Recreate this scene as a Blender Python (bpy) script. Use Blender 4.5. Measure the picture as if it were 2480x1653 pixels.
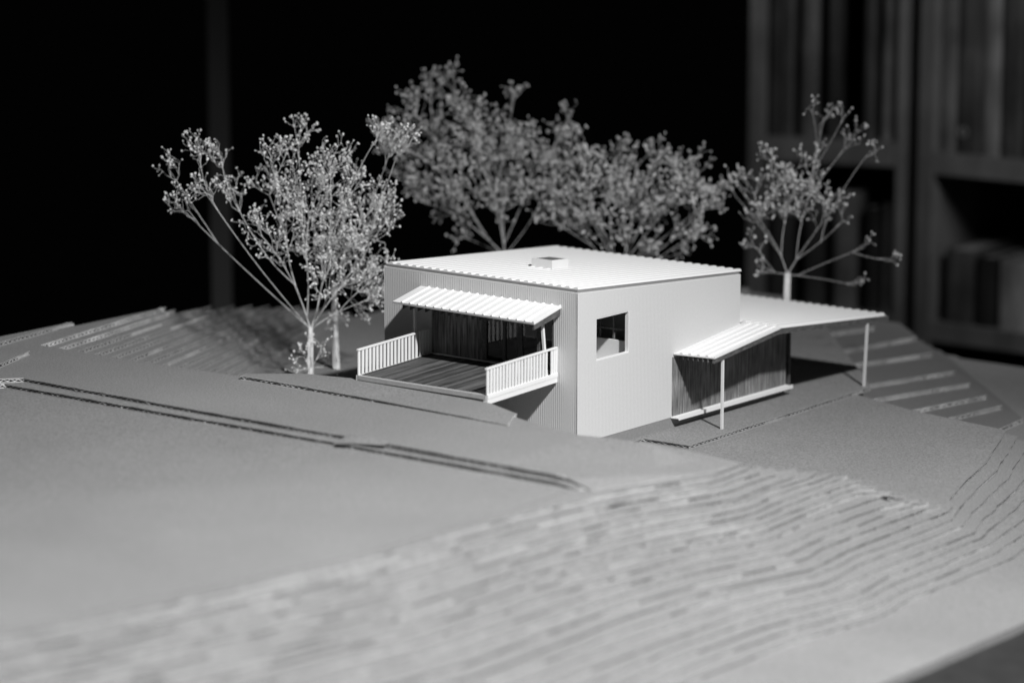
import bpy, math, random
import numpy as np
from mathutils import Vector

# ------------------------------------------------------------------ camera, light, exposure
S = 0.01                      # the script is written in centimetres
scene = bpy.context.scene
for o in list(bpy.data.objects):
    bpy.data.objects.remove(o)
col = scene.collection
R = math.radians

CAM = (128.37, -169.56, 48.85)
cam_d = bpy.data.cameras.new('camera')
cam = bpy.data.objects.new('camera', cam_d)
col.objects.link(cam)
cam.location = [c * S for c in CAM]
cam.rotation_euler = (R(90 - 11.05), 0, R(38.3))
cam_d.sensor_width = 36
cam_d.lens = 116.13
cam_d.clip_start = 0.02
cam_d.clip_end = 60
cam_d.dof.use_dof = True
cam_d.dof.focus_distance = 2.215
cam_d.dof.aperture_fstop = 4.6
cam_d.dof.aperture_blades = 0
scene.camera = cam

w = bpy.data.worlds.new('World')
scene.world = w
w.use_nodes = True
w.node_tree.nodes['Background'].inputs[0].default_value = (1, 1, 1, 1)
w.node_tree.nodes['Background'].inputs[1].default_value = 0.0006

lamp_d = bpy.data.lights.new('desk_lamp', 'SPOT')
lamp_d.energy = 166
lamp_d.spot_size = R(88)
lamp_d.spot_blend = 1.0
lamp_d.shadow_soft_size = 0.035
lamp = bpy.data.objects.new('desk_lamp', lamp_d)
col.objects.link(lamp)
LAMP = Vector((96, -44, 112))
AIM = Vector((33, -46, 0))
lamp.location = LAMP * S
lamp.rotation_euler = (AIM - LAMP).to_track_quat('-Z', 'Y').to_euler()

# dim unseen spot, added only to brighten the bookcases
fill_d = bpy.data.lights.new('bookcase_fill', 'SPOT')
fill_d.energy = 9
fill_d.spot_size = R(90)
fill_d.spot_blend = 0.8
fill_d.shadow_soft_size = 0.12
fill_spot = bpy.data.objects.new('bookcase_fill', fill_d)
col.objects.link(fill_spot)
RL, RA = Vector((30, 58, 50)), Vector((-30, 98, 5))
fill_spot.location = RL * S
fill_spot.rotation_euler = (RA - RL).to_track_quat('-Z', 'Y').to_euler()

vs = scene.view_settings
vs.view_transform = 'Standard'
vs.look = 'None'
vs.gamma = 1
vs.exposure = 0
vs.use_curve_mapping = False
scene.cycles.max_bounces = 8
scene.cycles.diffuse_bounces = 4
scene.cycles.transparent_max_bounces = 12
scene.cycles.use_denoising = True
scene.cycles.sample_clamp_indirect = 4

rng = random.Random(7)
nrng = np.random.default_rng(11)

# ------------------------------------------------------------------ materials
def grey(v):
    return (v, v, v, 1)

def material(name, base, vary=0.0, scale=(300, 300, 300), rough=0.9, bump=0.0, bump_scale=None,
             detail=4, spec=0.2, second=None):
    m = bpy.data.materials.new(name)
    m.use_nodes = True
    nt = m.node_tree
    b = nt.nodes['Principled BSDF']
    b.inputs['Base Color'].default_value = grey(base)
    b.inputs['Roughness'].default_value = rough
    b.inputs['Specular IOR Level'].default_value = spec
    if vary or bump:
        tc = nt.nodes.new('ShaderNodeTexCoord')
        mp = nt.nodes.new('ShaderNodeMapping')
        mp.inputs['Scale'].default_value = scale
        nz = nt.nodes.new('ShaderNodeTexNoise')
        nz.inputs['Scale'].default_value = 1
        nz.inputs['Detail'].default_value = detail
        nz.inputs['Roughness'].default_value = 0.65
        nt.links.new(tc.outputs['Object'], mp.inputs['Vector'])
        nt.links.new(mp.outputs['Vector'], nz.inputs['Vector'])
    if vary:
        cr = nt.nodes.new('ShaderNodeMapRange')
        cr.inputs['From Min'].default_value = 0.3
        cr.inputs['From Max'].default_value = 0.7
        cr.inputs['To Min'].default_value = base * (1 - vary)
        cr.inputs['To Max'].default_value = base * (1 + vary)
        nt.links.new(nz.outputs['Fac'], cr.inputs['Value'])
        out = cr.outputs['Result']
        if second:                               # slow blotches over the fine grain
            n2 = nt.nodes.new('ShaderNodeTexNoise')
            n2.inputs['Scale'].default_value = second[0]
            n2.inputs['Detail'].default_value = 3
            nt.links.new(tc.outputs['Object'], n2.inputs['Vector'])
            c2 = nt.nodes.new('ShaderNodeMapRange')
            c2.inputs['From Min'].default_value = 0.3
            c2.inputs['From Max'].default_value = 0.7
            c2.inputs['To Min'].default_value = 1 - second[1]
            c2.inputs['To Max'].default_value = 1 + second[1]
            nt.links.new(n2.outputs['Fac'], c2.inputs['Value'])
            mu = nt.nodes.new('ShaderNodeMath')
            mu.operation = 'MULTIPLY'
            nt.links.new(out, mu.inputs[0])
            nt.links.new(c2.outputs['Result'], mu.inputs[1])
            out = mu.outputs['Value']
        nt.links.new(out, b.inputs['Base Color'])
    if bump:
        bp = nt.nodes.new('ShaderNodeBump')
        bp.inputs['Strength'].default_value = bump
        bp.inputs['Distance'].default_value = 0.0006
        nt.links.new(nz.outputs['Fac'], bp.inputs['Height'])
        nt.links.new(bp.outputs['Normal'], b.inputs['Normal'])
    return m

M = {}
M['board'] = material('cardboard', 0.225, 0.46, (750, 1300, 750), 0.95, 0.25, detail=6, second=(9, 0.07))
M['board_dark'] = material('dark_cardboard', 0.165, 0.3, (750, 1300, 750), 0.95, 0.25, detail=6, second=(9, 0.08))
M['flute'] = material('flute_paper', 0.36, 0.15, (900, 900, 900), 0.95, second=(60, 0.15))
M['torn'] = material('torn_flute_paper', 0.33, 0.25, (900, 900, 300), 0.95, second=(60, 0.1))
M['flute_pale'] = material('pale_flute_paper', 0.6, 0.2, (900, 900, 900), 0.95, second=(60, 0.4))
M['torn_pale'] = material('torn_paper_pale', 0.42, 0.2, (900, 900, 900), 0.95)
M['skypane'] = material('smoked_skylight_pane', 0.16, 0.1, (200, 200, 200), 0.25, spec=0.5)
M['white'] = material('white_card', 0.8, 0.025, (900, 900, 900), 0.7, 0.05)
M['ribbed'] = material('ribbed_white_paper', 0.61, 0.05, (1500, 1500, 500), 0.75, 0.12)
M['sheet'] = material('white_ribbed_plastic', 0.8, 0.02, (700, 700, 700), 0.5, spec=0.35)
M['stick'] = material('basswood_stick', 0.72, 0.08, (900, 900, 120), 0.7)
M['wood'] = material('stained_wood_veneer', 0.18, 0.85, (900, 900, 45), 0.6, 0.5, detail=5, second=(45, 0.35))
M['rafter'] = material('stained_rafter_wood', 0.1, 0.5, (700, 180, 700), 0.7)
M['deck'] = material('stained_deck_wood', 0.08, 0.55, (800, 45, 800), 0.6, 0.3)
M['deck_b'] = material('stained_deck_wood_pale', 0.12, 0.5, (800, 45, 800), 0.6, 0.3)
M['deck_c'] = material('stained_deck_wood_deep', 0.05, 0.5, (800, 45, 800), 0.6, 0.3)
M['strip'] = material('raw_wood_strip', 0.42, 0.15, (300, 900, 900), 0.8)
M['plinth'] = material('grey_board', 0.25, 0.1, (600, 600, 600), 0.95)
M['inside'] = material('interior_card', 0.45, 0.05, (500, 500, 500), 0.9)
M['stem'] = material('dried_stem', 0.74, 0.2, (900, 900, 300), 0.8)
M['bud'] = material('dried_blossom', 0.88, 0.25, (900, 900, 900), 0.9)
M['table'] = material('dark_table', 0.03, 0.2, (60, 60, 60), 0.6)
M['case'] = material('dark_shelf_wood', 0.15, 0.3, (30, 30, 8), 0.7, second=(9, .35))
M['post'] = material('grey_post_paint', 0.06, 0.1, (30, 30, 8), 0.8)
for i, v in enumerate((0.02, 0.04, 0.07, 0.11, 0.18, 0.28)):
    M['book%d' % i] = material('book_cloth_%d' % i, v, 0.5, (45, 45, 9), 0.8, second=(14, .4))

mg = bpy.data.materials.new('acetate_pane')
mg.use_nodes = True
nt = mg.node_tree
for n in list(nt.nodes):
    nt.nodes.remove(n)
mo = nt.nodes.new('ShaderNodeOutputMaterial')
mx = nt.nodes.new('ShaderNodeMixShader')
tr = nt.nodes.new('ShaderNodeBsdfTransparent')
tr.inputs[0].default_value = grey(0.85)
gl = nt.nodes.new('ShaderNodeBsdfGlossy')
gl.inputs['Roughness'].default_value = 0.03
fr = nt.nodes.new('ShaderNodeFresnel')
fr.inputs[0].default_value = 1.65
nt.links.new(fr.outputs[0], mx.inputs[0])
nt.links.new(tr.outputs[0], mx.inputs[1])
nt.links.new(gl.outputs[0], mx.inputs[2])
nt.links.new(mx.outputs[0], mo.inputs[0])
M['glass'] = mg

# ------------------------------------------------------------------ mesh helpers
class MB:
    """collects faces in centimetres (world axes), built as ONE mesh object"""
    def __init__(s):
        s.v, s.f, s.m = [], [], []
        s.mi = 0

    def face(s, pts):
        n = len(s.v)
        s.v += [tuple(p) for p in pts]
        s.f.append(tuple(range(n, n + len(pts))))
        s.m.append(s.mi)

    def hexa(s, b, t):
        """b, t: four bottom and four top points, same turning order"""
        n = len(s.v)
        s.v += [tuple(p) for p in b] + [tuple(p) for p in t]
        for f in ((0, 3, 2, 1), (4, 5, 6, 7), (0, 1, 5, 4), (1, 2, 6, 5), (2, 3, 7, 6), (3, 0, 4, 7)):
            s.f.append(tuple(n + i for i in f))
            s.m.append(s.mi)

    def box(s, x0, x1, y0, y1, z0, z1):
        s.hexa(((x0, y0, z0), (x1, y0, z0), (x1, y1, z0), (x0, y1, z0)),
               ((x0, y0, z1), (x1, y0, z1), (x1, y1, z1), (x0, y1, z1)))

    def prism(s, poly, z0, z1, side=None):
        n = len(s.v)
        k = len(poly)
        s.v += [(x, y, z0) for x, y in poly] + [(x, y, z1) for x, y in poly]
        s.f.append(tuple(n + i for i in reversed(range(k))))
        s.f.append(tuple(n + k + i for i in range(k)))
        s.m += [s.mi] * 2
        for i in range(k):
            j = (i + 1) % k
            s.f.append((n + i, n + j, n + k + j, n + k + i))
            s.m.append(s.mi if side is None else side)

    def bar(s, a, b, wx, wz, up=(0, 0, 1)):
        """square bar from a to b, wx wide sideways and wz along up"""
        a, b, up = Vector(a), Vector(b), Vector(up)
        d = (b - a).normalized()
        sx = d.cross(up).normalized() * wx / 2
        sz = sx.cross(d).normalized() * wz / 2
        s.hexa([a - sx - sz, a + sx - sz, a + sx + sz, a - sx + sz],
               [b - sx - sz, b + sx - sz, b + sx + sz, b - sx + sz])

    def tube(s, pts, rad, sides=5):
        prev = None
        rings = []
        for i, p in enumerate(pts):
            p = Vector(p)
            q = Vector(pts[min(i + 1, len(pts) - 1)]) - Vector(pts[max(i - 1, 0)])
            q.normalize()
            a = q.orthogonal().normalized() if prev is None else (prev - q * prev.dot(q)).normalized()
            prev = a
            b = q.cross(a)
            n = len(s.v)
            for k in range(sides):
                t = 2 * math.pi * k / sides
                s.v.append(tuple(p + (a * math.cos(t) + b * math.sin(t)) * rad[i]))
            rings.append(n)
        for r0, r1 in zip(rings, rings[1:]):
            for k in range(sides):
                k2 = (k + 1) % sides
                s.f.append((r0 + k, r0 + k2, r1 + k2, r1 + k))
                s.m.append(s.mi)
        s.f.append(tuple(rings[-1] + k for k in range(sides)))
        s.m.append(s.mi)

    def mesh(s, name, mats, org=(0, 0, 0)):
        me = bpy.data.meshes.new(name)
        o = np.array(org, float)
        me.from_pydata([tuple((np.array(p) - o) * S) for p in s.v], [], s.f)
        for m in (mats if isinstance(mats, (list, tuple)) else [mats]):
            me.materials.append(M[m])
        me.polygons.foreach_set('material_index', s.m)
        me.update()
        return me

    def build(s, name, mats, parent=None, smooth=False):
        org = ORG.get(parent.name, (0, 0, 0)) if parent else (0, 0, 0)
        me = s.mesh(name, mats, org)
        if smooth:
            me.polygons.foreach_set('use_smooth', [True] * len(me.polygons))
        return link(name, me, parent)

ORG = {}

def link(name, me, parent=None, loc=None):
    o = bpy.data.objects.new(name, me)
    col.objects.link(o)
    if parent:
        o.parent = parent
        ORG[o.name] = ORG.get(parent.name, (0, 0, 0))
    if loc is not None:
        b = ORG.get(parent.name, (0, 0, 0)) if parent else (0, 0, 0)
        o.location = [(loc[i] - b[i]) * S for i in range(3)]
    return o

def thing(name, loc, label=None, cat=None, group=None, kind=None):
    o = bpy.data.objects.new(name, None)
    o.empty_display_size = 0.02
    col.objects.link(o)
    o.location = [c * S for c in loc]
    ORG[o.name] = tuple(loc)
    tag(o, label, cat, group, kind)
    return o

def tag(o, label=None, cat=None, group=None, kind=None):
    if label: o['label'] = label
    if cat: o['category'] = cat
    if group: o['group'] = group
    if kind: o['kind'] = kind
    return o

def lerp(a, b, t):
    return a + (b - a) * t

# ------------------------------------------------------------------ table and terrain
TH = 0.294                                 # thickness of one corrugated sheet
def zk(k):
    return -0.3 + TH * k

tb = MB()
tb.box(-43, 70, -85, 56, -6.4, -3.47)
tag(tb.build('table', 'table'), kind='structure')

terrain = thing('terrain', (0, 0, -3.45), kind='structure')

def jitter_poly(poly, step=1.6, amp=0.035, seed=0):
    """subdivide the outline and let the hand-cut edge wander a little"""
    g = random.Random(seed)
    out = []
    n = len(poly)
    for i in range(n):
        a, b = poly[i], poly[(i + 1) % n]
        L = math.hypot(b[0] - a[0], b[1] - a[1])
        k = max(1, int(L / step))
        for j in range(k):
            t = j / k
            x, y = lerp(a[0], b[0], t), lerp(a[1], b[1], t)
            if j:
                q = amp if x > 0 else min(amp, .03)
                x += g.uniform(-q, q)
                y += g.uniform(-q, q)
            out.append((x, y))
    return out

def area(poly):
    return 0.5 * sum(poly[i][0] * poly[(i + 1) % len(poly)][1] - poly[(i + 1) % len(poly)][0] * poly[i][1]
                     for i in range(len(poly)))

def layer(poly, ztop, seed, mat='board', pitch=0.5, skip=None, crush=0.25, thick=TH, depth=0.3, amp=0.035, edge='flute'):
    """one sheet of corrugated board: two liners with the folded flute showing at the cut edge"""
    if area(poly) < 0:
        poly = poly[::-1]
    g = random.Random(seed)
    p = jitter_poly(poly, seed=seed, amp=amp, step=1.6 if amp < .05 else .9)
    mb = MB()
    lt = 0.05
    z0, z1 = ztop - thick + 0.006, ztop
    mb.prism(p, z1 - lt, z1, 1)
    mb.prism(p, z0, z0 + lt, 1)
    mb.mi = 1
    n = len(p)
    hi = False
    prev = None
    run, solid, tone = 0, False, 2
    pw = 0.055                                 # thickness of the folded paper
    for i in range(n):
        a, b = p[i], p[(i + 1) % n]
        L = math.hypot(b[0] - a[0], b[1] - a[1])
        if L < 1e-4:
            continue
        if skip and skip(a, b):
            prev = None
            continue
        dx, dy = (b[0] - a[0]) / L, (b[1] - a[1]) / L
        nx, ny = -dy, dx                       # inward for a counter-clockwise outline
        x0_ = a[0]
        along = abs(dy)                        # edges that run with the flutes are mostly torn shut
        k = max(1, round(L / (pitch / 2)))
        for j in range(k):
            t = (j + 0.5) / k
            run -= 1
            if run <= 0:
                solid = g.random() < (crush if x0_ > -12 else .06) * along
                tone = g.choice((2, 2, 2, 0, 3)); run = g.randint(3, 22) if solid else (g.choice((2, 2, 3, 4, 7)) if along > .6 else 12)
            ins = 0.03 + g.uniform(-0.025, 0.04)
            x = lerp(a[0], b[0], t) + nx * ins
            y = lerp(a[1], b[1], t) + ny * ins
            hi = not hi
            zc = (z1 - lt - pw if hi else z0 + lt) + g.uniform(-0.008, 0.008)
            dp = depth if x0_ < -12 else (.13 if along > .6 else .2)
            i2 = (x + nx * dp, y + ny * dp)
            cur = (x, y, zc, i2[0], i2[1])
            if prev:
                q = prev
                if solid:
                    mb.mi = tone
                    mb.face(((q[0], q[1], z0 + lt), (x, y, z0 + lt), (x, y, z1 - lt), (q[0], q[1], z1 - lt)))
                    mb.mi = 1
                else:
                    mb.face(((q[0], q[1], q[2]), (x, y, zc), (x, y, zc + pw), (q[0], q[1], q[2] + pw)))
                    mb.face(((q[0], q[1], q[2] + pw), (x, y, zc + pw), (i2[0], i2[1], zc + pw), (q[3], q[4], q[2] + pw)))
                    mb.face(((q[0], q[1], q[2]), (q[3], q[4], q[2]), (i2[0], i2[1], zc), (x, y, zc)))
                    mb.face(((q[3], q[4], z0 + lt), (i2[0], i2[1], z0 + lt), (i2[0], i2[1], z1 - lt), (q[3], q[4], z1 - lt)))  # added back wall, keeps the flute openings from going too dark
            prev = cur
    o = mb.build('cardboard_layer', [mat, edge, 'torn', 'torn_pale'], terrain)
    return o

XL, YF, YB = -41.0, -76.0, 54.6            # left, front and back edge of the site model
def inner_cut(a, b):
    return outer(a, b) or (a[1] > -12.7 and b[1] > -12.7 and a[0] > 2.4 and b[0] > 2.4)

def outer(a, b):
    """true for the outer edges of the whole site model that the camera never faces"""
    return ((a[0] < XL + .3 and b[0] < XL + .3) or (a[1] < YF + .3 and b[1] < YF + .3)
            or (a[1] > YB - .3 and b[1] > YB - .3))

R14 = [(-76, 9.4), (-62.8, 12.2), (-57.8, 13.5), (-41.8, 16.4), (-28.4, 16.9), (-20.5, 17.9), (-13.3, 20.1),
       (-9.8, 19.7), (0, 19.6), (8, 19.6)]
WW = [(-76, 1.5), (-60, 1.42), (-45, 1.28), (-22, 1.1), (-10, .98), (8, .97)]
def run_out(k):
    return (14 - k) * .36 if k >= 4 else 3.6 + (4 - k) * .69
def interp(tab, y):
    for (y0, v0), (y1, v1) in zip(tab, tab[1:]):
        if y <= y1:
            return lerp(v0, v1, max(0, (y - y0) / (y1 - y0)))
    return tab[-1][1]

TEETH = [(19.7, -9.8), (19.6, -8.4), (19.6, -7.3), (19.7, -6.0), (20.5, -4.3), (21.3, -3.0), (21.4, -1.4),
         (22.0, -0.9), (23.0, -0.65), (24.0, -0.3), (24.7, 0.4), (25.1, 1.5), (25.5, 2.2), (25.9, 3.0), (26.0, 4.4)]
def crest(k):
    u = (14 - k) * 14 / 15.0
    i = max(0, min(13, int(u)))
    return tuple(lerp(TEETH[i][c], TEETH[i + 1][c], u - i) for c in (0, 1))

def slope_x(k, y):
    return interp(R14, y) + run_out(k) * interp(WW, y)

koff = {k: nrng.normal(0, 0.13) for k in range(-20, 30)}
def front_curve(k, ytop, seed):
    """contour of level k on the front slope, from its upper end down to the front edge"""
    g = random.Random(900 + k)
    pts = []
    y = ytop
    wob = g.uniform(0, 6)
    while y > YF:
        x = slope_x(k, y) + koff[k] + 0.10 * math.sin(y * 0.23 + wob) + g.uniform(-.05, .05)
        if y > -9.8 and k >= -1:
            x = max(x, interp([(q[1], q[0]) for q in TEETH], y) + .35)
        pts.append((x, y))
        y -= 2.4
    pts.append((slope_x(k, YF), YF))
    return pts

def hill_x(k, y):
    """contour of level k on the hillside at the left (16 = plateau, 3 = floor of the hollow)"""
    a = -37.7 - .224 * (y + 12.5)
    b = -31.9 - .43 * (y - 3.9)
    return lerp(a, b, (16 - k) / 13) + 0.35 * koff[k]

BACK_CUT = [(19.5, -9.8), (16.1, -9.2), (12.6, -9.0), (9.4, -9.4), (7.6, -9.8), (5.6, -9.6), (3.1, -8.8)]
TOP_CUT = [(19.8, -11.7), (17.6, -11.4), (14.1, -11.1), (11.0, -11.4), (9.2, -12.0), (7.2, -11.6), (4.7, -10.9), (3.2, -10.4)]
DECK_CUT = [(-0.6, -8.5), (-12.0, -8.5), (-15.6, -9.5), (-18.8, -11.6)]

for k in range(-8, 15):
    if k >= -1:
        e = crest(k)
        pts = [e] + front_curve(k, e[1] - 1.3, k)
    else:
        pts = front_curve(k, 2.6, k)
    pts += [(XL, YF)]
    if k >= 4:
        yi = -12.6
        while hill_x(k, yi) > XL and yi < YB:
            yi += 0.5
        pts.append((XL, yi))
        y = yi - 2.0
        while y > -12.3:
            pts.append((hill_x(k, y), y))
            y -= 3.0
        pts.append((hill_x(k, -12.4), -12.4))
        pts += [(lerp(hill_x(k, -12.4), -18.8, .5), -12.2)] + DECK_CUT[::-1] + BACK_CUT[::-1]
        pts += [crest(j) for j in range(14, k, -1)]
    elif k >= 1:
        xb = -13 - k * 3.5
        pts += [(XL, YB), (xb, YB), (xb + .5, 20), (-14 + .12 * k, 12), (-14 + .1 * k, 0.6), (-11.8, -8.6)]
        pts += [(-0.6, -8.5)] + BACK_CUT[::-1] + [crest(j) for j in range(14, k, -1)]
    elif k == 0:
        pts += [(XL, YB), (-16, YB), (-10.4, 46.6), (-6.0, 41.5), (-0.3, 35.1), (3.4, 30.7), (3.7, 20), (4.1, 6.9),
                (0.45, 6.75), (0.4, -8.0)] + BACK_CUT[::-1] + [crest(j) for j in range(14, k, -1)]
    else:
        off = -1 - k
        tail = [(17.7 + .9 * off, 25.3), (18.8 + .9 * off, 22.8), (20.1 + .9 * off, 19.5), (21.6 + .9 * off, 16.0),
                (23.0 + .95 * off, 11.2), (25.0 + .8 * off, 5.6)]
        if k >= -7:
            pts += [(XL, YB), (-18, YB), (1.8, 30.0), (3.4, 28.9), (9.9, 26.6)] + tail
        else:
            s_ = 51.0
            pts += [(XL, YB), (s_ - YB, YB), (s_ - 40, 40), (s_ - 30, 30)] + tail
    layer(pts, zk(k), k + 40, skip=outer, mat='board',
          crush=.1 if k in (0, -1) else (.96 if k < 3 else (.5, .8, .62, .55)[k % 4]), amp=.035 if k in (0, -1) else .085)

# narrow treads that step down towards the viewer, the deck sheet, the two sheets at the far left
hl = [(hill_x(16, y), y) for y in (-12.4, -9, -5, -1)]
up15 = layer([(16.3, -21.4), (17.6, -18.6), (19.5, -13.6), (19.9, -11.5)] + TOP_CUT[1:] + DECK_CUT +
      [(lerp(hill_x(15, -12.4), -18.8, .5), -12.2)] + [(hill_x(15, y), y) for y in (-12.4, -8, -4, 0, 3.2)] +
      [(XL, 4.5), (XL, -31), (-32, -23.6), (-31.0, -22.1), (-15.8, -21.9), (-2.2, -21.6)], zk(15), 81, skip=inner_cut, crush=.97, edge='flute_pale')
up16 = layer([(17.0, -21.0), (18.0, -18.0), (19.4, -13.4), (19.7, -11.6)] + TOP_CUT[1:] + DECK_CUT +
      [(-28, -12.3)] + hl + [(XL, 3.5), (XL, -28.5), (-31.6, -22.4), (-30.3, -21.0), (-16.0, -21.1), (-1.5, -20.9)],
      zk(16), 82, skip=inner_cut, crush=.97, edge='flute_pale')
for o_, drop in ((up15, .283), (up16, .566)):        # glued down flat at their right end
    for v in o_.data.vertices:
        t = min(1, max(0, (v.co.x / S - 14.6) / 2.4))
        v.co.z -= t * t * (3 - 2 * t) * drop * S
deck_sheet = layer([(-18.6, -12.5), (-8.6, -12.35), (4.1, -12.6), (2.9, -10.5), (2.6, -9.8), (-0.6, -8.5), (-12.0, -8.4),
                    (-15.6, -9.4), (-18.8, -11.9)], zk(17), 83, crush=0, edge='flute_pale')
for v in deck_sheet.data.vertices:          # the sheet is pressed down towards its right end
    v.co.z -= max(0, (v.co.x / S + 15) / 19) * .2 * S
layer([(-38.9, -18.0), (-39.6, -14.4), (-40.9, -7.0), (XL - .1, -6.0), (XL - .1, -18.5)], zk(17), 84, crush=.2)
layer([(-34.0, -19.6), (-35.7, -15.3), (-37.6, -16.4), (-40.5, -24), (-33, -23.6)], zk(17), 85, crush=0)
# a second sheet laid on the front plateau leaves a seam
sm = MB()
sm.prism([(16.0, -22.2), (16.4, -28), (16.0, -41), (13.0, -57), (9.0, -75), (-9.5, -75), (-5.2, -46.6), (-1.6, -32.8), (.7, -22.6)],
         zk(14) + .004, zk(14) + .085)
sm.build('cardboard_sheet', 'board', terrain)
# torn liner curling up from the strip
fl = MB()
prof = [(-2.1, .0), (-1.6, .10), (-1.0, .14), (-.3, .10), (.5, .06), (1.3, .03)]
for i, ((a, za), (b, zb)) in enumerate(zip(prof, prof[1:])):
    f0, f1 = lerp(-21.9, -21.2, i / 5), lerp(-21.9, -21.2, (i + 1) / 5)
    g0, g1 = lerp(zk(14) + .22, zk(16) - .1, i / 5), lerp(zk(14) + .22, zk(16) - .1, (i + 1) / 5)
    lo = [(a, f0, g0), (b, f1, g1), (b + .1, -20.75, zk(16) + .012 + zb * .5), (a + .1, -20.75, zk(16) + .012 + za * .5)]
    fl.hexa(lo, [(p[0], p[1], p[2] + .035 + (za if i_ in (0, 3) else zb) * .4) for i_, p in enumerate(lo)])
fl.build('torn_paper', 'board', terrain)

# broad treads of the hillside behind the carport
STEPS = [(0, (-10.2, 46.5), (-8.8, 50.6), 42.0), (-1, (-6.4, 42.4), (-4.8, 50.5), 45.7), (-2, (-3.6, 39.6), (-1.2, 46.9), 45.9),
         (-3, (0.7, 35.1), (3.0, 43.2), 46.4), (-4, (3.2, 33.1), (5.5, 41.2), 47.0), (-5, (6.5, 32.0), (8.0, 39.4), 47.7),
         (-6, (9.2, 32.5), (10.0, 38.2), 48.5), (-7, (13.1, 33.0), (12.8, 36.4), 49.5)]
for n, a, b, s_ in STEPS:
    d = Vector((a[0] - b[0], a[1] - b[1])).normalized()
    ext = 0.3 if n == 0 else min(7.0, 1.2 - n)
    a2 = (a[0] + d.x * ext, a[1] + d.y * ext)
    poly = [a2, b, (s_ - YB, YB), (-22, YB), (a2[0] - 5, a2[1] + 1.5)]
    if n == 0:
        poly = [a2, b, (-11.5, YB), (-16.2, YB), (-10.6, 46.95)]
    layer(poly, zk(n) - .012, 120 + n, mat='board_dark', pitch=.7, skip=outer, crush=.2, edge='flute_pale')

# the base board under everything
base = MB()
base.prism(jitter_poly([(XL, YF), (38.6, YF), (38.7, 55.2), (XL, 55.2)], amp=.06, seed=5), -3.45, zk(-9))
base.build('base_board', 'board', terrain)

# ------------------------------------------------------------------ the model house
house = thing('model_house', (-8, 9, -0.3),
              'white cardboard model house with ribbed roofs, dark timber panels, railed deck and carport', 'model house')
AX0, BY1 = -16.7, 18.75
ZW = 0.42
def wall_top(y):
    return 10.5 - 1.3 * y / BY1

def ribbed_wall(name, axis, u0, u1, face, back, ztop, z0, holes, pitch=.157, amp=.009):
    """wall of fine vertically ribbed paper; holes are (u0, u1, z0, z1)"""
    us = set()
    n = int((u1 - u0) / (pitch / 2))
    cuts = sorted({u0, u1} | {h[0] for h in holes} | {h[1] for h in holes})
    for a, b in zip(cuts, cuts[1:]):
        k = max(1, round((b - a) / (pitch / 2)))
        us |= {lerp(a, b, j / k) for j in range(k)}
    us.add(u1)
    us = sorted(us)
    sgn = 1 if face > back else -1
    mb = MB()
    def P(u, d, z):
        return (d, u, z) if axis == 'x' else (u, d, z)
    spans_prev = []
    cols = []
    for i in range(len(us) - 1):
        c = (us[i] + us[i + 1]) / 2
        hs = sorted([(h[2], h[3]) for h in holes if h[0] < c < h[1]])
        sp, z = [], z0
        for a, b in hs:
            if a > z: sp.append((z, a))
            z = b
        sp.append((z, None))
        cols.append(sp)
    for i, sp in enumerate(cols):
        a, b = us[i], us[i + 1]
        fa, fb = face - sgn * amp * (i % 2), face - sgn * amp * ((i + 1) % 2)
        for (za, zb) in sp:
            ta, tb_ = (ztop(a), ztop(b)) if zb is None else (zb, zb)
            q = [P(a, fa, za), P(b, fb, za), P(b, fb, tb_), P(a, fa, ta)]
            r = [P(a, back, za), P(b, back, za), P(b, back, tb_), P(a, back, ta)]
            mb.face(q)
            mb.face(r)
            mb.face((q[3], q[2], r[2], r[3]))
            mb.face((q[0], q[1], r[1], r[0]))
        if i == 0 or cols[i - 1] != sp:
            z_a = min(s_[0] for s_ in sp)
            lim = holes and max(h[3] for h in holes)
            for (za, zb) in sp if i == 0 else [(h[2], h[3]) for h in holes if abs(h[0] - a) < 1e-6 or abs(h[1] - a) < 1e-6]:
                t = ztop(a) if zb is None else zb
                mb.face((P(a, fa, za), P(a, back, za), P(a, back, t), P(a, fa, t)))
    t = ztop(u1)
    mb.face((P(u1, face, z0), P(u1, back, z0), P(u1, back, t), P(u1, face, t)))
    return mb.build(name, 'ribbed', house)

WIN = (1.97, 5.65, 5.70, 8.55)
OPEN = (-12.5, -2.07, 5.0, 9.35)
ribbed_wall('wall', 'x', 0.0, BY1, 0.0, -0.18, wall_top, ZW,
            [WIN, (10.62, BY1 - .001, 0.42, 4.6)])
ribbed_wall('wall', 'y', AX0, -0.004, 0.0, 0.18, lambda x: 10.5, ZW, [OPEN], amp=.018)
wb = MB()
wb.box(AX0, -0.2, BY1 - .18, BY1 - .002, ZW, 9.19)
wb.build('wall', 'ribbed', house)
wl = MB()
wl.hexa([(AX0, .19, ZW), (AX0 + .18, .19, ZW), (AX0 + .18, BY1 - .19, ZW), (AX0, BY1 - .19, ZW)],
        [(AX0, .19, 10.48), (AX0 + .18, .19, 10.48), (AX0 + .18, BY1 - .19, 9.2), (AX0, BY1 - .19, 9.2)])
wl.build('wall', 'ribbed', house)
# bright cut edge along the top of the walls
ce = MB()
ce.bar((AX0, 0.05, 10.515), (-.01, 0.05, 10.515), .09, .03)
ce.bar((-.05, 0.0, 10.515), (-.05, BY1, 9.215), .09, .03)
ce.bar((-.03, -.01, ZW), (-.03, -.01, 10.5), .05, .05, up=(1, 0, 0))
ce.build('wall_edge', 'white', house)
# grey plinth
pl = MB()
pl.box(AX0 + .1, -.03, .06, 10.55, -0.3, ZW)
pl.box(-9, -.06, 10.56, 24.6, -0.3, ZW)
pl.build('plinth', 'plinth', house)

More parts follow.
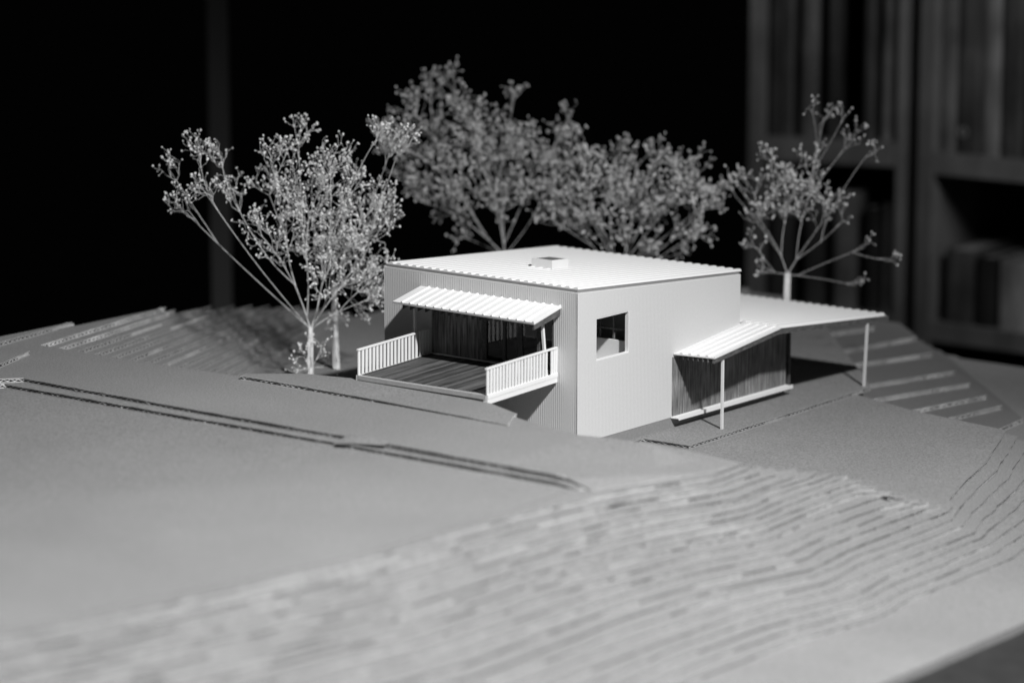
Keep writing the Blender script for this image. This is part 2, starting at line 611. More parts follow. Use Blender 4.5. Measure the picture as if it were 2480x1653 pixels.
# window in the side wall: reveal boards
wf = MB()
wf.box(-.30, -.01, WIN[0], WIN[1], WIN[2] - .02, WIN[2] + .06)
wf.box(-.30, -.01, WIN[1] - .07, WIN[1] + .01, WIN[2] + .06, WIN[3])
wf.box(-.30, -.02, WIN[0], WIN[1] - .07, WIN[3] - .05, WIN[3] + .01)
wf.box(-.30, -.02, WIN[0] - .01, WIN[0] + .04, WIN[2] + .06, WIN[3] - .05)
wf.build('window_frame', 'white', house)

# rooms behind the openings
fl_ = MB()
fl_.box(AX0 + .2, -.2, .2, BY1 - .2, 4.7, 4.93)
fl_.build('interior_floor', 'inside', house)
pt = MB()
pt.box(-6.2, -.25, 6.0, 6.15, 4.94, 6.34)
pt.build('interior_partition', 'white', house)
cb = MB()
cb.box(-8.4, -6.65, 2.0, 3.0, 4.94, 6.15)
cb.build('interior_cabinet', 'white', house)
for x0, x1, z0, z1 in ((-2.95, -2.78, 6.36, 9.2), (-1.8, -1.66, 6.36, 9.2), (-.75, -.6, 6.36, 9.2)):
    g = MB(); g.box(x0, x1, 6.2, 6.32, z0, z1); g.build('interior_mullion', 'wood', house)
g = MB(); g.box(-5, -.6, 6.19, 6.33, 6.98, 7.1); g.build('interior_transom', 'wood', house)
g = MB(); g.box(-9, -.3, 7.6, 7.7, 4.95, 9.3); g.build('interior_catch_panel', 'inside', house)  # panel added behind the bars to catch indirect light

# dark timber panel, glazing frames and panes in the deck facade
wp = MB()
wp.box(-12.46, -8.1, .05, .22, 5.02, 9.33)
wp.build('timber_panel', 'wood', house)
th_ = MB()
th_.box(-12.46, -2.1, -.08, .24, 4.98, 5.07)
th_.build('threshold', 'stick', house)
FR = [(-8.09, -7.72), (-6.36, -6.12), (-5.1, -4.72), (-3.46, -3.24), (-2.2, -2.075)]
for i, (a, b) in enumerate(FR):
    g = MB(); g.box(a, b, .0 + .01 * i, .2, 5.08, 9.3); g.build('window_post', 'rafter', house)
g = MB(); g.box(-8.09, -2.08, .03, .17, 9.08, 9.32); g.build('window_head', 'rafter', house)
g = MB(); g.box(-7.7, -2.21, .06, .15, 5.08, 5.17); g.build('window_rail', 'rafter', house)
for (a, b) in zip(FR, FR[1:]):
    g = MB(); g.box(a[1] + .002, b[0] - .002, .10, .112, 5.175, 9.07); g.build('glass_pane', 'glass', house)

# ---- ribbed sheets
def ribbed_sheet(name, c00, c10, c01, c11, pitch, rib, h, parent, thick=.05, profile='rib', phase=.0, mat='sheet'):
    """c00-c10 runs across the ribs, c00-c01 along them"""
    c00, c10, c01, c11 = map(Vector, (c00, c10, c01, c11))
    W = (c10 - c00).length
    nrm = (c10 - c00).cross(c01 - c00).normalized()
    if nrm.z < 0:
        nrm = -nrm
    ts = [(0.0, 0.0)]
    u = phase
    while u < W - 1e-6:
        if profile == 'rib':
            seq = [(0, 0), (pitch - rib, 0), (pitch - rib * .8, h), (pitch - rib * .25, h)]
        else:
            seq = [(0, 0), (pitch * .30, .02), (pitch * .50, h), (pitch * .82, h * .95), (pitch * .97, .0)]
        for du, dh in seq:
            if 0 < u + du < W:
                ts.append((u + du, dh))
        u += pitch
    ts.append((W, 0.0))
    ts.sort()
    mb = MB()
    row = []
    for u, dh in ts:
        t = u / W
        a, b = c00.lerp(c10, t), c01.lerp(c11, t)
        row.append((a + nrm * dh, b + nrm * dh, a - nrm * thick, b - nrm * thick))
    for p, q in zip(row, row[1:]):
        mb.face((p[0], q[0], q[1], p[1]))
        mb.face((p[2], p[3], q[3], q[2]))
        mb.face((p[0], p[2], q[2], q[0]))
        mb.face((p[1], q[1], q[3], p[3]))
    mb.face((row[0][0], row[0][1], row[0][3], row[0][2]))
    mb.face((row[-1][0], row[-1][2], row[-1][3], row[-1][1]))
    return mb.build(name, mat, parent)

def rz(y):                                   # height of the main roof sheet
    return 10.78 - 1.3 * y / BY1

ex = .07
roof = ribbed_sheet('roof', (AX0 + ex, .12, rz(.12)), (-.12, .12, rz(.12)), (AX0 + ex, BY1 + .12, rz(BY1 + .12)),
                    (-.02, BY1 + .12, rz(BY1 + .12)), .69, .3, .12, house, profile='wave')
rb = MB()
rb.hexa([(AX0 + .15, .1, 10.45), (-.16, .1, 10.45), (-.10, BY1 - .05, 9.16), (AX0 + .15, BY1 - .05, 9.16)],
        [(AX0 + .15, .1, rz(.1) - .055), (-.16, .1, rz(.1) - .055), (-.10, BY1 - .05, rz(BY1) - .055), (AX0 + .15, BY1 - .05, rz(BY1) - .055)])
rb.build('roof_edge_board', 'plinth', roof)
def sloped_box(mb, x0, x1, y0, y1, z0, top):
    mb.hexa([(x0, y0, z0), (x1, y0, z0), (x1, y1, z0), (x0, y1, z0)],
            [(x0, y0, top - .0693 * (y0 - 7)), (x1, y0, top - .0693 * (y0 - 7)), (x1, y1, top - .0693 * (y1 - 7)), (x0, y1, top - .0693 * (y1 - 7))])
sk = MB()
sloped_box(sk, -9.35, -7.58, 7.0, 7.09, 10.0, 10.98)
sloped_box(sk, -9.35, -7.58, 8.77, 8.86, 9.9, 10.98)
sloped_box(sk, -9.35, -9.26, 7.091, 8.769, 9.95, 10.979)
sloped_box(sk, -7.67, -7.58, 7.091, 8.769, 9.95, 10.979)
sky = sk.build('skylight', 'white', house)
sk = MB()
sloped_box(sk, -9.258, -7.672, 7.092, 8.768, 10.7, 10.945)
sk.build('skylight_pane', 'skypane', sky)

# ---- awning over the deck
AW0, AW1, AWY, AZ0, AZ1 = -13.45, -1.4, -2.95, 9.55, 8.9
awn = ribbed_sheet('awning', (AW0, AWY, AZ1), (AW1, AWY, AZ1 - .06), (AW0, -.01, AZ0), (AW1, -.01, AZ0 - .02),
                   .70, .16, .09, house, thick=.14, phase=.18)
slope_a = (AZ0 - AZ1) / (-AWY)
for i in range(17):
    x = AW0 + .75 + i * .662
    g = MB()
    y0 = AWY + .18 + rng.uniform(-.03, .03)
    za, zb = AZ1 - .15 + slope_a * (y0 - AWY), AZ0 - .16
    g.hexa([(x - .035, y0, za - .34), (x + .035, y0, za - .34), (x + .035, -.02, zb - .40), (x - .035, -.02, zb - .40)],
           [(x - .035, y0, za - .05), (x + .035, y0, za - .05), (x + .035, -.02, zb - .05), (x - .035, -.02, zb - .05)])
    g.build('rafter', 'rafter', awn)
g = MB()
g.hexa([(AW1 - .2, AWY + .12, AZ1 - .56), (AW1 - .06, AWY + .12, AZ1 - .56), (AW1 - .06, -.02, AZ0 - .62), (AW1 - .2, -.02, AZ0 - .62)],
       [(AW1 - .2, AWY + .12, AZ1 - .21), (AW1 - .06, AWY + .12, AZ1 - .21), (AW1 - .06, -.02, AZ0 - .17), (AW1 - .2, -.02, AZ0 - .17)])
g.build('edge_beam', 'rafter', awn)

# ---- deck
BL, BR, FRr, FLl = Vector((-12.5, -.09, 0)), Vector((-1.78, -.09, 0)), Vector((-1.0, -8.45, 0)), Vector((-11.55, -8.75, 0))
deck = MB()
deck.prism([(FLl.x, FLl.y), (FRr.x, FRr.y), (BR.x, BR.y), (BL.x, BL.y)], 4.72, 4.94)
deck = deck.build('deck', 'stick', house)
NB = 40
for i in range(NB):
    t0, t1 = (i + .05) / NB, (i + .95) / NB
    zt = 5.0 + rng.uniform(-.012, .012)
    a, b = FLl.lerp(FRr, lerp(.008, .992, t0)), FLl.lerp(FRr, lerp(.008, .992, t1))
    c, d = BL.lerp(BR, t1), BL.lerp(BR, t0)
    ins = .36 + rng.uniform(-.05, .05)
    a, b = a.lerp(d, ins / 8.5), b.lerp(c, ins / 8.5)
    g = MB()
    g.hexa([(a.x, a.y, 4.945), (b.x, b.y, 4.945), (c.x, c.y, 4.945), (d.x, d.y, 4.945)],
           [(a.x, a.y, zt), (b.x, b.y, zt), (c.x, c.y, zt), (d.x, d.y, zt)])
    g.build('deck_board', rng.choice(('deck', 'deck', 'deck_b', 'deck_c')), deck)
g = MB()
g.hexa([(FLl.x, FLl.y - .02, 4.7), (FRr.x, FRr.y - .02, 4.7), (FRr.x - .01, FRr.y + .27, 4.7), (FLl.x - .04, FLl.y + .27, 4.7)],
       [(FLl.x, FLl.y - .02, 4.99), (FRr.x, FRr.y - .02, 4.99), (FRr.x - .01, FRr.y + .27, 4.99), (FLl.x - .04, FLl.y + .27, 4.99)])
g.build('edge_strip', 'strip', deck)
def side_plank(a, b, off0, off1, z0, z1, name, mat):
    g = MB()
    g.hexa([(a.x + off0, a.y, z0), (a.x + off1, a.y, z0), (b.x + off1, b.y, z0), (b.x + off0, b.y, z0)],
           [(a.x + off0, a.y, z1), (a.x + off1, a.y, z1), (b.x + off1, b.y, z1), (b.x + off0, b.y, z1)])
    return g.build(name, mat, deck)
side_plank(FRr, BR, .005, .17, 4.76, 5.02, 'fascia', 'white')
side_plank(FRr, BR, -.2, .14, 4.41, 4.75, 'fascia', 'white')
side_plank(FLl, BL, -.16, -.01, 4.45, 5.0, 'fascia', 'white')

# ---- railings
bal = MB()
bal.box(-.035, .035, -.115, .115, 0, 1.66)
bal_me = bal.mesh('baluster', 'white')
def railing(a, b, ts, off, rails, z0):
    d = (b - a)
    ang = math.atan2(d.y, d.x) - math.pi / 2
    rt = bpy.data.objects.new('railing', None)
    rt.empty_display_size = .01
    col.objects.link(rt)
    rt.parent = house
    p0 = a + Vector((off, 0, z0))
    rt.location = [(p0[i] - ORG[house.name][i]) * S for i in range(3)]
    ORG[rt.name] = tuple(p0)
    for t in ts:
        p = a.lerp(b, t) + Vector((off, 0, z0))
        o = link('baluster', bal_me, rt, p)
        o.rotation_euler = (R(rng.uniform(-.6, .6) - 1.0), R(rng.uniform(-.4, .4)), ang)
    for t0, t1 in rails:
        p, q = a.lerp(b, t0) + Vector((off, 0, z0 + 1.71)), a.lerp(b, t1) + Vector((off, 0, z0 + 1.71))
        g = MB(); g.bar(p, q, .15, .12)
        g.build('handrail', 'white', rt)
    return rt
railing(FLl, BL, [.012 + i * .0487 for i in range(17)] + [.85, .893, .935, .978], .02, [(-.005, .80), (.84, .998)], 5.0)
railing(FRr, BR, [.012 + i * .0436 for i in range(20)] + [.925, .958, .99], .085, [(-.012, .998)], 5.02)

def stick(name, a, b, w_, mat, parent, up=(1, 0, 0)):
    g = MB(); g.bar(a, b, w_, w_, up=up)
    return g.build(name, mat, parent)
stick('awning_post', (-12.42, -1.78, 5.0), (-12.5, -1.8, 8.86), .17, 'stick', house)
stick('awning_post', (-1.72, -1.2, 4.9), (-2.05, -1.25, 8.86), .17, 'stick', house)

# ---- annexe and carport
def az(y):                                   # height of the lean-to / carport roof
    return lerp(4.86, 5.76, (y - 10.75) / 8.3) if y < 19.05 else lerp(5.76, 4.62, (y - 19.05) / 13.8)
wd = MB()
ys = [10.63, 13, 16, 19.05, 22, 24.65]
for a, b in zip(ys, ys[1:]):
    wd.hexa([(-.17, a, ZW), (-.015, a, ZW), (-.015, b, ZW), (-.17, b, ZW)],
            [(-.17, a, az(a) - .08), (-.015, a, az(a) - .08), (-.015, b, az(b) - .08), (-.17, b, az(b) - .08)])
wd.build('timber_panel', 'wood', house)
g = MB(); g.box(-9, -.18, 24.5, 24.65, ZW, az(24.65) - .09); g.build('timber_panel', 'wood', house)
g = MB()
g.hexa([(-.012, 10.55, .36), (.52, 10.7, .36), (.52, 24.75, .30), (-.012, 24.68, .30)],
       [(-.012, 10.55, .46), (.52, 10.7, .43), (.52, 24.75, .37), (-.012, 24.68, .40)])
g.hexa([(.521, 10.7, .26), (.56, 10.72, .26), (.56, 24.76, .20), (.521, 24.75, .20)],
       [(.521, 10.7, .52), (.56, 10.72, .52), (.56, 24.76, .46), (.521, 24.75, .46)])
g.build('base_ledge', 'white', house)
XE = 3.2
lean = ribbed_sheet('lean_to_roof', (.01, 10.72, az(10.72)), (XE, 11.1, az(11.0)), (.01, 19.05, az(19.05)), (XE, 19.05, az(19.05)),
                    .66, .26, .11, house, thick=.09, profile='rib', phase=.1)
car = ribbed_sheet('carport_roof', (-10.2, 19.08, az(19.08)), (XE, 19.08, az(19.08)), (-10.2, 32.9, az(32.9)), (XE, 32.9, az(32.9)),
                   .69, .3, .17, house, profile='wave', phase=.2)
def beam(x0, x1, y0, y1, dz0, dz1, name, parent):
    g = MB()
    g.hexa([(x0, y0, az(y0) - dz1), (x1, y0, az(y0) - dz1), (x1, y1, az(y1) - dz1), (x0, y1, az(y1) - dz1)],
           [(x0, y0, az(y0) - dz0), (x1, y0, az(y0) - dz0), (x1, y1, az(y1) - dz0), (x0, y1, az(y1) - dz0)])
    return g.build(name, 'rafter', parent)
beam(XE - .22, XE - .06, 11.14, 19.05, .10, .45, 'edge_beam', lean)
beam(XE - .22, XE - .06, 19.06, 33.35, .07, .45, 'edge_beam', car)
for i in range(7):
    x = .3 + i * .39
    beam(x - .03, x + .03, 10.95 + .1 * i / 7, 19.0, .10, .40, 'rafter', lean)
for i in range(8):
    x = -9 + i * 1.5
    beam(x - .05, x + .05, 19.2, 32.7, .07, .40, 'rafter', car)
stick('carport_post', (2.98, 12.36, -.3), (3.02, 12.3, az(12.3) - .44), .16, 'stick', house)
stick('carport_post', (2.92, 30.5, -.3), (3.05, 30.6, az(30.6) - .44), .16, 'stick', house)
stick('carport_post', (-.55, 25.8, -.3), (-.55, 25.8, az(25.8) - .3), .22, 'rafter', house)
stick('carport_post', (-8.6, 31.5, -.3), (-8.6, 31.5, az(31.5) - .3), .2, 'stick', house)

# ------------------------------------------------------------------ dried-flower trees
AL, PT = R(38.3), R(11.05)
c_r = np.array([math.cos(AL), math.sin(AL), 0])
c_h = np.array([-math.sin(AL), math.cos(AL), 0])
CELL = 8000 / 1.05442 

def ico(sub=1):
    import bmesh
    bm = bmesh.new()
    bmesh.ops.create_icosphere(bm, subdivisions=sub, radius=1)
    v = np.array([x.co[:] for x in bm.verts]); bm.verts.ensure_lookup_table()
    f = [tuple(q.index for q in x.verts) for x in bm.faces]
    bm.free()
    return v, f
ICO = ico(1)

def tree(base, fork, clusters, label, seed, scale, bf=.5, limb_bf=.93, trunk_r=.2, bud_r=.078, sprays=()):
    """base and fork are points in cm; each cluster is (right, up, radius, buds, depth) in cm from the base,
    right running across the model and depth away from the viewer"""
    g = np.random.default_rng(seed)
    base = np.array(base, float)
    fork = base + np.array(fork, float)
    root = thing('model_tree', base, label, 'model tree', 'dried flower trees around the house')
    pos = [base, fork]
    par = [-1, 0]
    plen = [0.0, 0.0]
    buds = []
    def place(c):
        return base + c_r * c[0] + c_h * c[4] + np.array([0, 0, c[1]])
    targets = []
    for c in clusters:
        cen = place(c)
        for _ in range(max(2, round(c[3] / 1.75))):
            v = g.normal(0, 1, 3)
            v = v / np.linalg.norm(v) * c[2] * 1.1 * g.random() ** .42
            p = cen + c_r * v[0] + c_h * v[1] * 1.3 + np.array([0, 0, v[2]])
            targets.append(p)
    order = sorted(range(len(targets)), key=lambda i: np.linalg.norm(targets[i] - fork) * g.uniform(.9, 1.1))
    def attach(p, b, wig):
        P = np.array(pos[1:])
        L = np.array(plen[1:])
        d = np.linalg.norm(P - p, axis=1)
        out = np.linalg.norm(P - fork, axis=1)
        mine = np.linalg.norm(p - fork)
        cost = d + b * L + np.where(out > mine * .97, 3.0, 0) + np.where(d < .45, 1.5, 0)
        j = int(np.argmin(cost)) + 1
        a = pos[j]
        n = max(2, int(np.linalg.norm(p - a) / .7))
        n = min(n, 7)
        off = g.normal(0, wig, 3) * np.linalg.norm(p - a)
        k = j
        for i in range(1, n + 1):
            t = i / n
            q = a + (p - a) * t + off * math.sin(math.pi * t)
            pos.append(q); par.append(k)
            plen.append(plen[k] + float(np.linalg.norm(q - pos[k])))
            k = len(pos) - 1
        return k
    for c in sorted(clusters, key=lambda c: math.hypot(c[0], c[1])):        # limbs to the heart of every clump
        attach(place(c) - np.array([0, 0, c[2] * .4]), limb_bf, .035)
    def grow(k, direction, length, wig=.16):
        a = pos[k]
        tip = a + direction * length
        mid = lerp(a, tip, .5) + g.normal(0, wig, 3) * length
        for q in (mid, tip):
            pos.append(q); par.append(k)
            plen.append(plen[k] + float(np.linalg.norm(q - pos[k])))
            k = len(pos) - 1
        return k
    def unit(v):
        return v / (np.linalg.norm(v) + 1e-9)
    sprays_ = [attach(targets[i], bf, .10) for i in order]
    for k in sprays_:                            # wiry panicles: forks that end in small heads
        d0 = unit(pos[k] - pos[par[k]])
        d0 = unit(d0 + np.array([0, 0, .25]))
        for _ in range(g.integers(2, 4)):
            d1 = unit(d0 + g.normal(0, .55, 3))
            k1 = grow(k, d1, g.uniform(.2, .8))
            for _ in range(g.integers(1, 3)):
                buds.append(grow(k1, unit(d1 + g.normal(0, .6, 3)), g.uniform(.18, .5)))
    n = len(pos)
    load = np.zeros(n)
    for b in buds: load[b] += 1
    kids = [[] for _ in range(n)]
    for i in range(n - 1, 0, -1):
        load[par[i]] += max(load[i], .3)
        kids[par[i]].append(i)
    rad = np.clip(.0105 * load ** .22, .0105, trunk_r)
    # trunk: a tight bundle of stalks
    mb = MB()
    top = pos[1]
    for q in range(5):
        a = q * 1.256 + seed
        off = np.array([math.cos(a), math.sin(a), 0]) * trunk_r * .62
        mid = lerp(base, top, .5) + off * .8 + g.normal(0, .04, 3)
        mb.tube([base + off * 1.1 + np.array([0, 0, -.05]), mid, top + off * .7 + np.array([0, 0, .1])], [trunk_r * .55, trunk_r * .5, trunk_r * .42], 6)
    mb.build('trunk', 'stem', root, smooth=True)
    # every limb that leaves the fork is a part with its twigs
    def chain_tubes(mb, start):
        stack = [start]
        while stack:
            i = stack.pop()
            pts, rr = [pos[par[i]], pos[i]], [min(rad[par[i]], rad[i] * 1.25), rad[i]]
            while kids[i]:
                ks = sorted(kids[i], key=lambda q: -load[q])
                stack += ks[1:]
                i = ks[0]
                pts.append(pos[i]); rr.append(rad[i])
            mb.tube([tuple(p) for p in pts], rr, 5)
    small = MB()
    for k in sorted(kids[1], key=lambda q: -load[q]):
        if load[k] > 6:
            mb = MB(); chain_tubes(mb, k); mb.build('branch', 'stem', root, smooth=True)
        else:
            chain_tubes(small, k)
    if small.f:
        small.build('twigs', 'stem', root, smooth=True)
    bl = MB()
    iv, if_ = ICO
    for b in buds:
        p = pos[b]
        r = bud_r * g.uniform(.6, 1.25)
        for rep in range(1 if g.random() < .6 else 2):
            c = p + g.normal(0, r * .5, 3) * (rep > 0)
            v = iv * (1 + g.uniform(-.28, .28, (len(iv), 1))) * r * np.array([1, 1, g.uniform(.8, 1.3)]) * (1 if rep == 0 else .75)
            n0 = len(bl.v)
            bl.v += [tuple(c + q) for q in v]
            bl.f += [tuple(n0 + i for i in f) for f in if_]
            bl.m += [0] * len(if_)
    tag(bl.build('blossom', 'bud', root, smooth=True), kind='stuff')
    return root

def sketch(p):
    d = np.array(p, float) - np.array(CAM)
    fw = c_h * math.cos(PT) - np.array([0, 0, math.sin(PT)])
    dn = -(c_h * math.sin(PT) + np.array([0, 0, math.cos(PT)]))
    z = d @ fw
    return (1176 + CELL * (d @ c_r) / z, 783.9 + CELL * (d @ dn) / z), z

def clumps(px, base, dens=1.0, spread=1.0, seed=1):
    """clumps measured on a 2352-pixel-wide sketch, turned into cm about the trunk"""
    g = random.Random(seed)
    base_px, depth = sketch(base)
    k = depth / CELL                          # cm per sketch pixel at that distance
    out = []
    for c in px:
        x, y, r_ = c[:3]
        n = max(4, int(dens * (r_ ** 1.6) * .068))
        dep = c[3] if len(c) > 3 else g.uniform(-1.6, 1.6) * spread
        out.append(((x - base_px[0]) * k, (base_px[1] - y - 12) * k / math.cos(PT), max(r_ * 1.12 - 5, 7) * k, n, dep))
    return out

T1 = [(470, 335, 38), (398, 375, 24), (425, 455, 30), (515, 350, 24), (535, 425, 36), (480, 410, 30), (600, 500, 38),
      (690, 318, 36), (635, 350, 34), (765, 350, 42), (805, 392, 34), (700, 420, 62), (622, 430, 40), (780, 450, 52),
      (700, 510, 60), (645, 555, 40), (860, 450, 44), (905, 475, 28), (850, 520, 46), (820, 595, 56), (880, 610, 30),
      (760, 630, 52), (850, 670, 32), (800, 540, 46), (872, 300, 24), (928, 302, 32), (900, 335, 20), (745, 400, 40), (660, 470, 50), (740, 555, 50)]
tree((-26.8, 3.6, .58), (-.3, .4, 3.75), clumps(T1, (-26.8, 3.6, .58), 1.15, 1.1, 3),
     'pale dried flower tree in front of the striped hillside, left of the deck', 21, 1, trunk_r=.2, limb_bf=.96)
T1b = [(800, 560, 46), (845, 610, 40), (760, 560, 40), (870, 660, 26), (830, 690, 22), (775, 700, 20), (880, 500, 34), (790, 480, 40)]
tree((-28.4, 8.2, .58), (-.3, .2, 6.2), clumps(T1b, (-28.4, 8.2, .58), 1.0, 1.0, 4),
     'second dried flower tree standing close behind the leftmost tree', 22, 1, trunk_r=.24)
T1c = [(700, 800, 24), (738, 782, 18), (742, 822, 20), (690, 835, 18)]
tree((-26.0, 2.6, .58), (0.1, 0, 1.2), clumps(T1c, (-26.0, 2.6, .58), .8, .25, 5),
     'small sprig of dried flowers at the foot of the leftmost tree', 23, 1, trunk_r=.07)
T2 = [(990, 205, 30), (1030, 180, 22), (955, 240, 34), (1060, 225, 34), (920, 300, 38), (1000, 300, 52), (1095, 275, 46),
      (1180, 225, 24), (1180, 300, 42), (950, 375, 46), (1050, 380, 62), (1150, 375, 56), (1225, 350, 46), (965, 430, 38),
      (1045, 465, 44), (1060, 530, 20), (1150, 450, 46), (1245, 430, 46), (880, 300, 24), (1100, 330, 50), (1290, 300, 30), (1310, 262, 18)]
tree((-27.8, 26.8, .58), (.2, .2, 6.0), clumps(T2, (-27.8, 26.8, .58), 1.35, 1.8, 6),
     'tallest dried flower tree, out of focus behind the middle of the roof', 24, 1, trunk_r=.28, bud_r=.085)
T3 = [(1300, 330, 40), (1345, 370, 46), (1410, 350, 40), (1350, 430, 54), (1430, 415, 56), (1500, 350, 36), (1525, 400, 50),
      (1580, 385, 40), (1605, 430, 46), (1500, 480, 54), (1400, 500, 46), (1585, 500, 40), (1330, 500, 36), (1640, 440, 30),
      (1480, 555, 26), (1560, 560, 18), (1450, 460, 50), (1275, 390, 50), (1290, 450, 44), (1260, 480, 30)]
tree((-19.5, 30.5, 0.0), (.1, .2, 5.6), clumps(T3, (-19.5, 30.5, 0.0), 1.35, 1.8, 7),
     'broad dried flower tree behind the roof, right of the tallest tree', 25, 1, trunk_r=.26, bud_r=.085)
T4 = [(1850, 238, 13), (1888, 262, 20), (1925, 252, 12), (1950, 312, 24), (1985, 328, 15), (1720, 412, 26), (1688, 440, 26),
      (1760, 355, 30), (1800, 400, 40), (1858, 372, 38), (1850, 430, 44), (1800, 470, 40), (1900, 455, 30), (1885, 500, 26),
      (1920, 490, 16), (1740, 480, 34), (1728, 540, 20), (1752, 605, 16), (1978, 545, 13, -1.5), (2028, 572, 15, -2),
      (1958, 635, 10, -1.2), (1690, 412, 22), (1820, 430, 40), (1780, 430, 36)]
tree((-6.8, 34.6, -.3), (.1, .2, 6.6), clumps(T4, (-6.8, 34.6, -.3), .8, 1.2, 8),
     'sparse dried flower tree behind the carport, in front of the bookcase', 26, 1, limb_bf=.85, bf=.42, trunk_r=.3, bud_r=.085)

# ------------------------------------------------------------------ bookcases and the upright far behind
def bookcase(org, ang, s0, s1, uprights, shelf_z, label, depth=18):
    root = thing('bookcase', (org[0], org[1], -26), label, 'bookcase')
    root.rotation_euler = (0, 0, ang)
    ORG[root.name] = (0, 0, -26)
    for a, b in uprights:
        g = MB(); g.box(a, b, 0, depth, -26, 46); g.build('upright', 'case', root)
    for z0, z1 in shelf_z:
        edges = sorted(uprights)
        g = MB()
        g.box(edges[0][1] + .01 if len(edges) > 1 else s0, edges[-1][0] - .01 if len(edges) > 1 else s1, .12, depth - .2, z0, z1)
        g.build('shelf', 'case', root)
    g = MB(); g.box(s0, s1, depth, depth + .5, -26, 46); g.build('back_panel', 'book0', root)
    return root

def book(org, ang, s0, s1, y0, dep, z0, h, mat, label, lean=0.0):
    root = thing('book', (org[0], org[1], z0), label, 'book', 'books on the shelves behind')
    root.rotation_euler = (0, 0, ang)
    ORG[root.name] = (0, 0, z0)
    g = MB()
    k = lean * h
    c = .12                                       # board thickness
    g.hexa([(s0, y0, z0), (s0 + c, y0, z0), (s0 + c, y0 + dep, z0), (s0, y0 + dep, z0)],
           [(s0 + k, y0, z0 + h), (s0 + c + k, y0, z0 + h), (s0 + c + k, y0 + dep, z0 + h), (s0 + k, y0 + dep, z0 + h)])
    g.hexa([(s1 - c, y0, z0), (s1, y0, z0), (s1, y0 + dep, z0), (s1 - c, y0 + dep, z0)],
           [(s1 - c + k, y0, z0 + h), (s1 + k, y0, z0 + h), (s1 + k, y0 + dep, z0 + h), (s1 - c + k, y0 + dep, z0 + h)])
    m_ = (s0 + s1) / 2
    pts = [(s0, y0 - .005), (lerp(s0, m_, .5), y0 - .14), (lerp(m_, s1, .5), y0 - .14), (s1, y0 - .005)]
    for p, q in zip(pts, pts[1:]):
        g.hexa([(p[0], p[1], z0), (q[0], q[1], z0), (q[0], q[1] + .1, z0), (p[0], p[1] + .1, z0)],
               [(p[0] + k, p[1], z0 + h), (q[0] + k, q[1], z0 + h), (q[0] + k, q[1] + .1, z0 + h), (p[0] + k, p[1] + .1, z0 + h)])
    g.build('cover', mat, root)
    g = MB()
    g.hexa([(s0 + c + .01, y0 + .12, z0 + .15), (s1 - c - .01, y0 + .12, z0 + .15), (s1 - c - .01, y0 + dep - .2, z0 + .15), (s0 + c + .01, y0 + dep - .2, z0 + .15)],
           [(s0 + c + .01 + k, y0 + .12, z0 + h - .2), (s1 - c - .01 + k, y0 + .12, z0 + h - .2), (s1 - c - .01 + k, y0 + dep - .2, z0 + h - .2), (s0 + c + .01 + k, y0 + dep - .2, z0 + h - .2)])
    g.build('pages', 'book5', root)
    return root

OL, AL_ = (-33.88, 94.49), math.atan2(.31, .95)
OR_, AR_ = (-31.35, 93.85), math.atan2(.01, 1.0)
bookcase(OL, AL_, -14.7, 1.04, [(-14.7, -13.2), (-.25, 1.04)], [(5.4, 7.7), (-10.5, -8.7), (34, 36)],
         'dark wooden bookcase behind the right tree, left of its neighbour')
bookcase(OR_, AR_, -.1, 26, [(-.1, 1.55), (24.5, 26)], [(5.2, 7.2), (-10.6, -8.8), (34, 36)],
         'dark wooden bookcase at the right edge of the picture')
UL = [(-13.0, -11.8, 'book1', 15, 'nearly black book at the left end of the upper left shelf'),
      (-11.7, -10.6, 'book2', 14, 'thin dark grey book beside the black one on the upper left shelf'),
      (-9.8, -8.3, 'book3', 19, 'mid grey book rising above the right tree on the upper left shelf'),
      (-7.3, -6.4, 'book1', 16, 'thin dark book right of the mid grey one on the upper left shelf'),
      (-3.7, -2.7, 'book2', 17, 'thin grey book standing alone above the arched sprig of the right tree'),
      (-1.9, -.3, 'book4', 20, 'broad pale mottled book against the upright of the left bookcase')]
for a, b, m, h, lb in UL:
    book(OL, AL_, a, b, 1.0, 13, 7.7, h, m, lb)
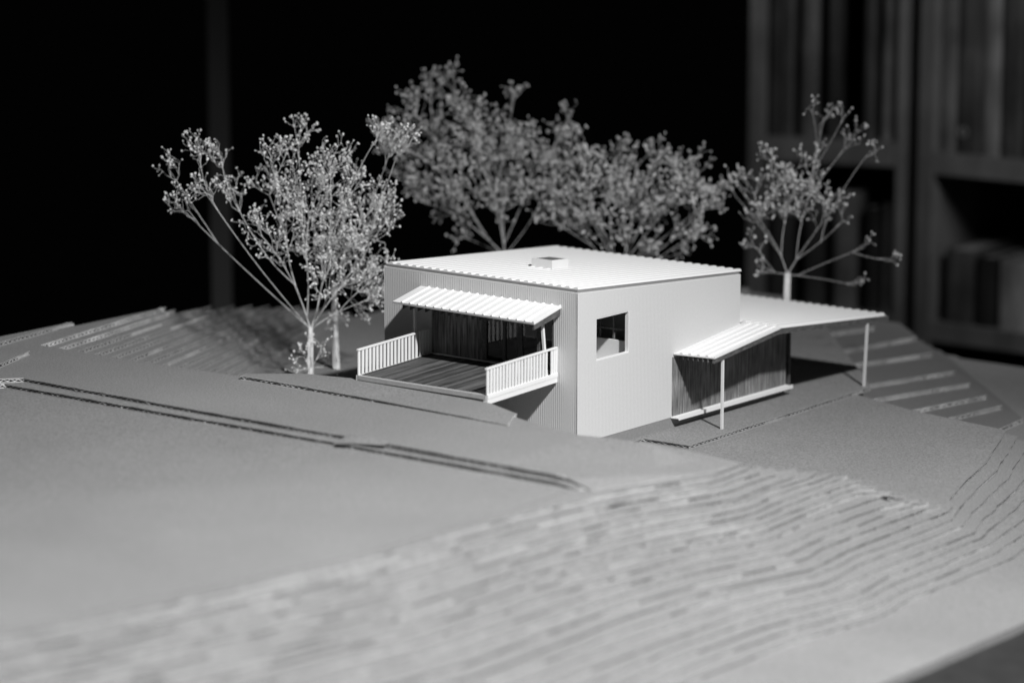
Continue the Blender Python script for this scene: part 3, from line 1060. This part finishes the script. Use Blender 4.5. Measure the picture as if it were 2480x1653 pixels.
LLo = [(-12.6, -10.5, 'book1', 9, 'dark book low in the left bookcase just right of the house roof'),
       (-9.2, -7.4, 'book1', 9.5, 'dark book low in the left bookcase directly behind the right trunk'),
       (-6.3, -4.2, 'book3', 11.2, 'mid grey book low in the left bookcase below the drooping sprig'),
       (-3.3, -1.9, 'book0', 10, 'black book low in the left bookcase between two lighter spines'),
       (-1.5, -.6, 'book3', 10.5, 'thin grey book against the upright on the lower left shelf')]
for a, b, m, h, lb in LLo:
    book(OL, AL_, a, b, 1.0, 13, -8.7, h, m, lb)
UR = [(1.7, 3.3, 'book4', 17, 'pale grey book beside the upright on the upper right shelf', 0),
      (3.6, 6.0, 'book2', 18, 'wide dark grey file with a finger hole on the upper right shelf', 0),
      (6.2, 8.0, 'book4', 16.5, 'pale book with a soft bright spine right of the wide file', -.012),
      (8.2, 10.4, 'book2', 18, 'dark grey book at the right picture edge on the upper right shelf', 0),
      (10.5, 12.6, 'book1', 17, 'darker book cut off by the right picture edge on the upper shelf', 0)]
for a, b, m, h, lb, ln in UR:
    r_ = book(OR_, AR_, a, b, 1.0, 13, 7.2, h, m, lb, ln)
    if 'finger hole' in lb:
        g = MB()
        n = 20
        ring = [[(a + .65 + rr * math.cos(t), .8, 9.25 + rr * math.sin(t)) for t in [2 * math.pi * i / n for i in range(n)]] for rr in (.28, .5)]
        for i in range(n):
            j = (i + 1) % n
            g.hexa([ring[0][i], ring[0][j], ring[1][j], ring[1][i]],
                   [(p[0], p[1] - .06, p[2]) for p in (ring[0][i], ring[0][j], ring[1][j], ring[1][i])])
        g.build('ring', 'book5', r_)
LR = [(2.7, 5.6, 'book2', 7.0, 'low dark grey box file on the lower right shelf'),
      (6.0, 7.9, 'book0', 6.6, 'black book between the box file and the pale book'),
      (8.5, 12.4, 'book5', 6.6, 'wide pale book on the lower shelf at the right picture edge')]
for a, b, m, h, lb in LR:
    book(OR_, AR_, a, b, 1.0, 13, -8.8, h, m, lb)

pr = thing('upright_post', (-77.3, 47.9, -30), 'tall dim grey upright standing in the dark behind the left tree', 'post')
pr.rotation_euler = (0, 0, AL)
ORG[pr.name] = (0, 0, -30)
g = MB(); g.box(-.9, .9, 0, 1.2, -30, 60); g.build('post_shaft', 'post', pr)
g = MB(); g.box(-1.4, 1.4, -.3, 1.5, -32, -30.01); g.build('post_foot', 'post', pr)
